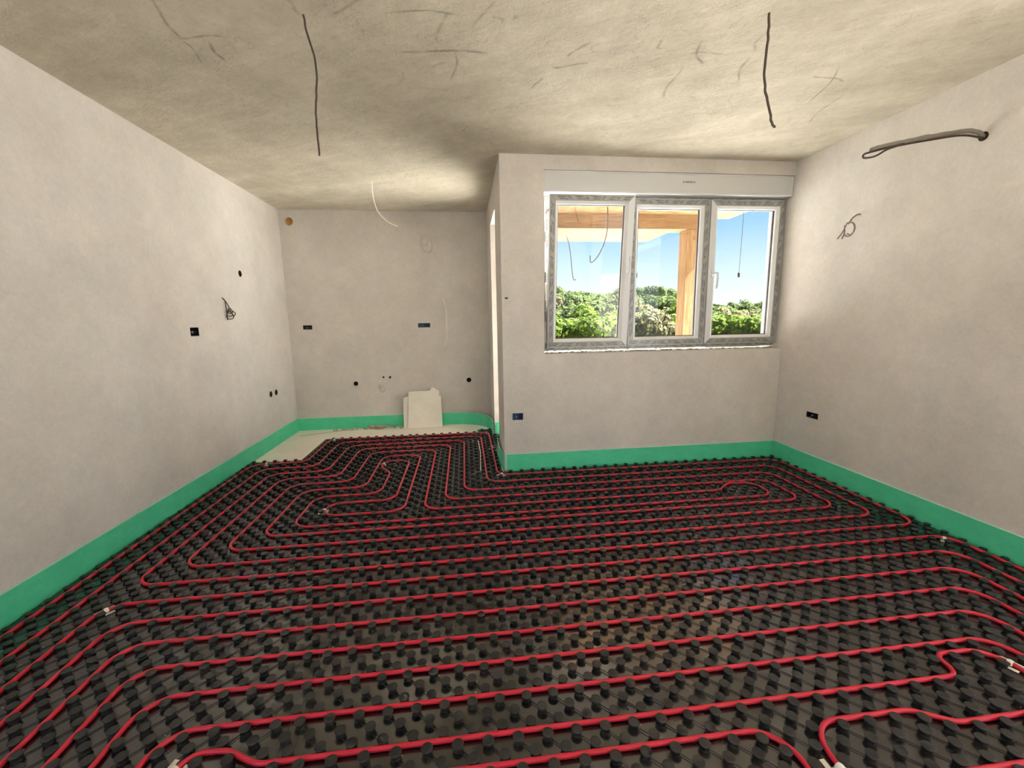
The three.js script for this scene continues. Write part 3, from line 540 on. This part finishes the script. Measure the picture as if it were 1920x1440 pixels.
// ---------------------------------------------------------------- terrace outside the window
const orangeMap = dataTex(512, 512, (x, y, i) => { const k = y * 2 * NP + x * 2, v = blot[k] * 22 + trowel[k] * 26 + grain[k] * 22; return [cl(128 + v), cl(98 + v), cl(62 + v)]; }, true);
orangeMap.repeat.set(0.8, 0.8);
M.render = std({ map: orangeMap, roughness: 0.95 });
const paveMap = dataTex(512, 512, (x, y, i) => { const k = y * 2 * NP + x * 2, v = blot[k] * 16 + grain[k] * 14; return [cl(222 + v), cl(218 + v), cl(212 + v)]; }, true);
M.paving = std({ map: paveMap, roughness: 0.9 });
struct('floor_terrace', slab([[XS + 0.3, ZW - 0.3], [XS + 0.3, ZB - 0.3], [XL - 0.3, ZB - 0.3], [XL - 0.3, -17], [17, -17], [17, -1.6], [XR + 0.3, -1.6], [XR + 0.3, ZW - 0.3]], -0.25, -0.06), M.paving, 'pale paved terrace outside the window, its unseen far part added for bounce light');  // paving carried far past the roof, unseen, to bounce sun indoors
{
  const g = thing('terrace_roof', 'ochre plastered terrace roof with a beam along its edge, outside the window', 'roof', null, [0, PY, 0]);
  part('slab', slab([[XS + 0.3, ZW - 0.3], [XS + 0.3, -5.62], [3.68, -5.62], [3.68, ZW - 0.3]], 2.7, 2.95), M.render, g);
  part('beam', boxAB([XS + 0.3, 2.514, -5.62], [3.16, 2.7, -5.4]), M.render, g);
  part('overhang', boxAB([XS + 0.3, 2.514, -6.3], [2.81, 2.66, -5.62]), M.render, g);
}
{
  const g = thing('terrace_post', 'ochre plastered square post holding the terrace roof', 'post', null, [3.063, -0.06, -5.5]);
  part('shaft', new RoundedBoxGeometry(0.2, 2.584, 0.2, 2, 0.006).translate(0, 1.292, 0), M.render, g);
}
{
  const g = thing('added_sun_shade', 'added flat ochre slab, out of view, shading the side opening from the sun', 'roof', null, [XR + 0.3, 2.76, 0.6]);  // added slab out of view, keeps direct sun out of the side opening
  part('slab', box(2.5, 0.2, 4.6, 1.25, 0.1, 0), M.render, g);
}
solo('terrace_cable', 'dark cable hanging outside the window, the shorter one on the left', 'cable', tube(v3([[1.46, 2.52, -5.9], [1.50, 2.40, -5.9], [1.53, 2.2, -5.9], [1.545, 2.05, -5.9], [1.575, 1.915, -5.9], [1.60, 1.925, -5.9]]), 0.006, 50, 6), M.darkCable, 'cables hanging from the terrace roof');
solo('terrace_cable', 'dark cable hanging outside the window and hooked upwards at its end', 'cable', tube(v3([[1.77, 2.71, -5.1], [1.775, 2.58, -5.1], [1.765, 2.4, -5.1], [1.71, 2.22, -5.1], [1.62, 2.08, -5.1], [1.57, 2.05, -5.1], [1.562, 2.13, -5.1]]), 0.006, 50, 6), M.darkCable, 'cables hanging from the terrace roof');
for (const [x, z, l] of [[1.9, -4.5, 'thin cord with a dark weight seen through the middle pane'], [3.11, -4.5, 'thin cord with a dark weight seen through the right pane']]) {
  const yb = 1.835;
  const g = thing('hanging_cord', l, 'cord', 'weighted cords outside the window', [x, PY, z]);
  part('cord', tube([new THREE.Vector3(0.01, 2.7, 0), new THREE.Vector3(0.006, 2.3, 0), new THREE.Vector3(0, yb, 0)], 0.0028, 20, 6), M.darkCable, g);
  part('weight', new THREE.CapsuleGeometry(0.013, 0.035, 4, 10).translate(0, yb, 0), M.gasket, g);
}

// ---------------------------------------------------------------- hillside and trees
function groundY(x, z) { const d = Math.hypot(x, z); const k = x / Math.max(1, -z); const hill = 5.0 * THREE.MathUtils.smoothstep(d, 30, 85) * (1 - 0.5 * THREE.MathUtils.smoothstep(k, 0.55, 0.72)); return -6 + hill + 0.4 * Math.sin(x * 0.21) * Math.cos(z * 0.17); }
{
  const g = new THREE.PlaneGeometry(300, 260, 90, 80).rotateX(-Math.PI / 2).translate(30, 0, -60), p = g.attributes.position;
  for (let i = 0; i < p.count; i++) p.setY(i, groundY(p.getX(i), p.getZ(i))); g.computeVertexNormals();
  const m = struct('ground', g, std({ color: lin(0.125, 0.115, 0.1), roughness: 1 }), 'dry stony hillside below the woodland'); m.userData.category = 'ground';
}
function crown(sd, lumps, leaves, leafSize) {
  const keep = seed; seed = sd * 1013 + 5; const L = []; for (let i = 0; i < lumps; i++) { const a = rr(0, 6.28), q = Math.sqrt(rnd()) * 0.72; L.push([Math.cos(a) * q, rr(-0.25, 0.42) + (0.3 - q * 0.4), Math.sin(a) * q, rr(0.2, 0.36)]); }
  const pos = [], nor = [];
  for (let i = 0; i < leaves; i++) {
    const [cx, cy, cz, r] = L[i % lumps], u = rr(-0.75, 1), t = rr(0, 6.28), s = Math.sqrt(1 - u * u), n = new THREE.Vector3(s * Math.cos(t), u, s * Math.sin(t)), c = new THREE.Vector3(cx, cy, cz).addScaledVector(n, r * rr(0.6, 1.12));
    const e = new THREE.Vector3(rr(-1, 1), rr(-1, 1), rr(-1, 1)).normalize(), a = e.clone().cross(n).normalize().multiplyScalar(leafSize * rr(0.7, 1.3)), b = a.clone().cross(n).normalize().multiplyScalar(leafSize * rr(0.5, 0.9)).addScaledVector(n, leafSize * rr(-0.3, 0.5));
    const q = [c.clone().sub(a), c.clone().sub(b), c.clone().add(a), c.clone().add(b)]; for (const k of [0, 1, 2, 0, 2, 3]) pos.push(q[k].x, q[k].y, q[k].z);
  }
  const g = new THREE.BufferGeometry(); g.setAttribute('position', new THREE.Float32BufferAttribute(pos, 3)); g.computeVertexNormals();
  const core = mergeGeometries(L.map(([x, y, z, r]) => new THREE.IcosahedronGeometry(r * 0.62, 1).translate(x, y, z).toNonIndexed())); core.deleteAttribute('uv');
  seed = keep; return mergeGeometries([g, core]);
}
const crowns = [1, 2, 3, 4].map((s) => crown(s, 30, 4200, 0.075));
const leafMat = (r, g, b) => new THREE.MeshPhysicalMaterial({ color: lin(r, g, b), roughness: 0.95, transmission: 0.45, thickness: 0, specularIntensity: 0.2, side: THREE.DoubleSide });
M.bark = std({ color: lin(0.09, 0.065, 0.045), roughness: 1 });
const LM = { lime: leafMat(0.11, 0.165, 0.018), mid: leafMat(0.08, 0.115, 0.03), pale: leafMat(0.145, 0.135, 0.062) };
const trunkGeo = new THREE.LatheGeometry([[0.1, 0], [0.07, 0.25], [0.055, 0.8], [0.03, 1]].map(([a, b]) => new THREE.Vector2(a, b)), 8);
function tree(x, z, top, rad, kind, v, label, group) {
  const y = groundY(x, z), h = top - y, g = thing('tree', label, 'tree', group, [x, y, z]);
  const c = part('foliage', crowns[v % 4], LM[kind], g); c.scale.set(rad, rad * 0.95, rad); c.position.y = h - rad * 0.82; c.rotation.y = v * 1.7;
  const t = part('trunk', trunkGeo, M.bark, g); t.scale.set(1.6, h - rad * 0.6, 1.6);
}
const T1 = 'broad bright lime green tree in the nearest row outside the window', T2 = 'mid green tree in the middle of the woodland outside the window', T3 = 'dense tree on the skyline of the woodland outside the window';
let tv = 0;
for (let k = 0; k < 13; k++) { const s = 0.08 + k * 0.067 + rr(-0.012, 0.012), z = -rr(24, 29), pale = k === 6; tree(-z * s, z, 1.394 + (pale ? 0.5 : rr(0.15, 0.75)) * (s > 0.6 ? 0.4 : 1), rr(1.7, 2.3), pale ? 'pale' : 'lime', tv++, pale ? 'pale cream green tree just left of the terrace post outside the window' : T1, pale ? undefined : 'nearest trees outside the window'); }
for (let k = 0; k < 15; k++) { const s = 0.08 + k * 0.058 + rr(-0.012, 0.012), z = -rr(38, 46); tree(-z * s, z, 1.394 + rr(1.0, 1.9) * (s > 0.58 ? 0.5 : 1), rr(2.1, 2.9), rnd() < 0.25 ? 'pale' : 'mid', tv++, T2, 'trees in the middle of the woodland'); }
for (let k = 0; k < 19; k++) { const s = 0.08 + k * 0.046 + rr(-0.01, 0.01), z = -rr(58, 66); tree(-z * s, z, 1.394 + (s > 0.58 ? rr(1.4, 2.2) : rr(3.1, 4.1)), rr(2.6, 3.4), rnd() < 0.2 ? 'pale' : 'mid', tv++, T2, 'trees in the middle of the woodland'); }
for (let k = 0; k < 22; k++) { const s = 0.07 + k * 0.04 + rr(-0.01, 0.01), z = -rr(80, 90); const hump = Math.exp(-(((s - 0.46) / 0.035) ** 2)); tree(-z * s, z, 1.394 + (s > 0.58 ? rr(2.6, 3.6) : rr(5.0, 6.0) + hump * 1.2), rr(3.2, 4.2), 'mid', tv++, T3, 'trees on the skyline'); }

renderer.render(scene, camera);
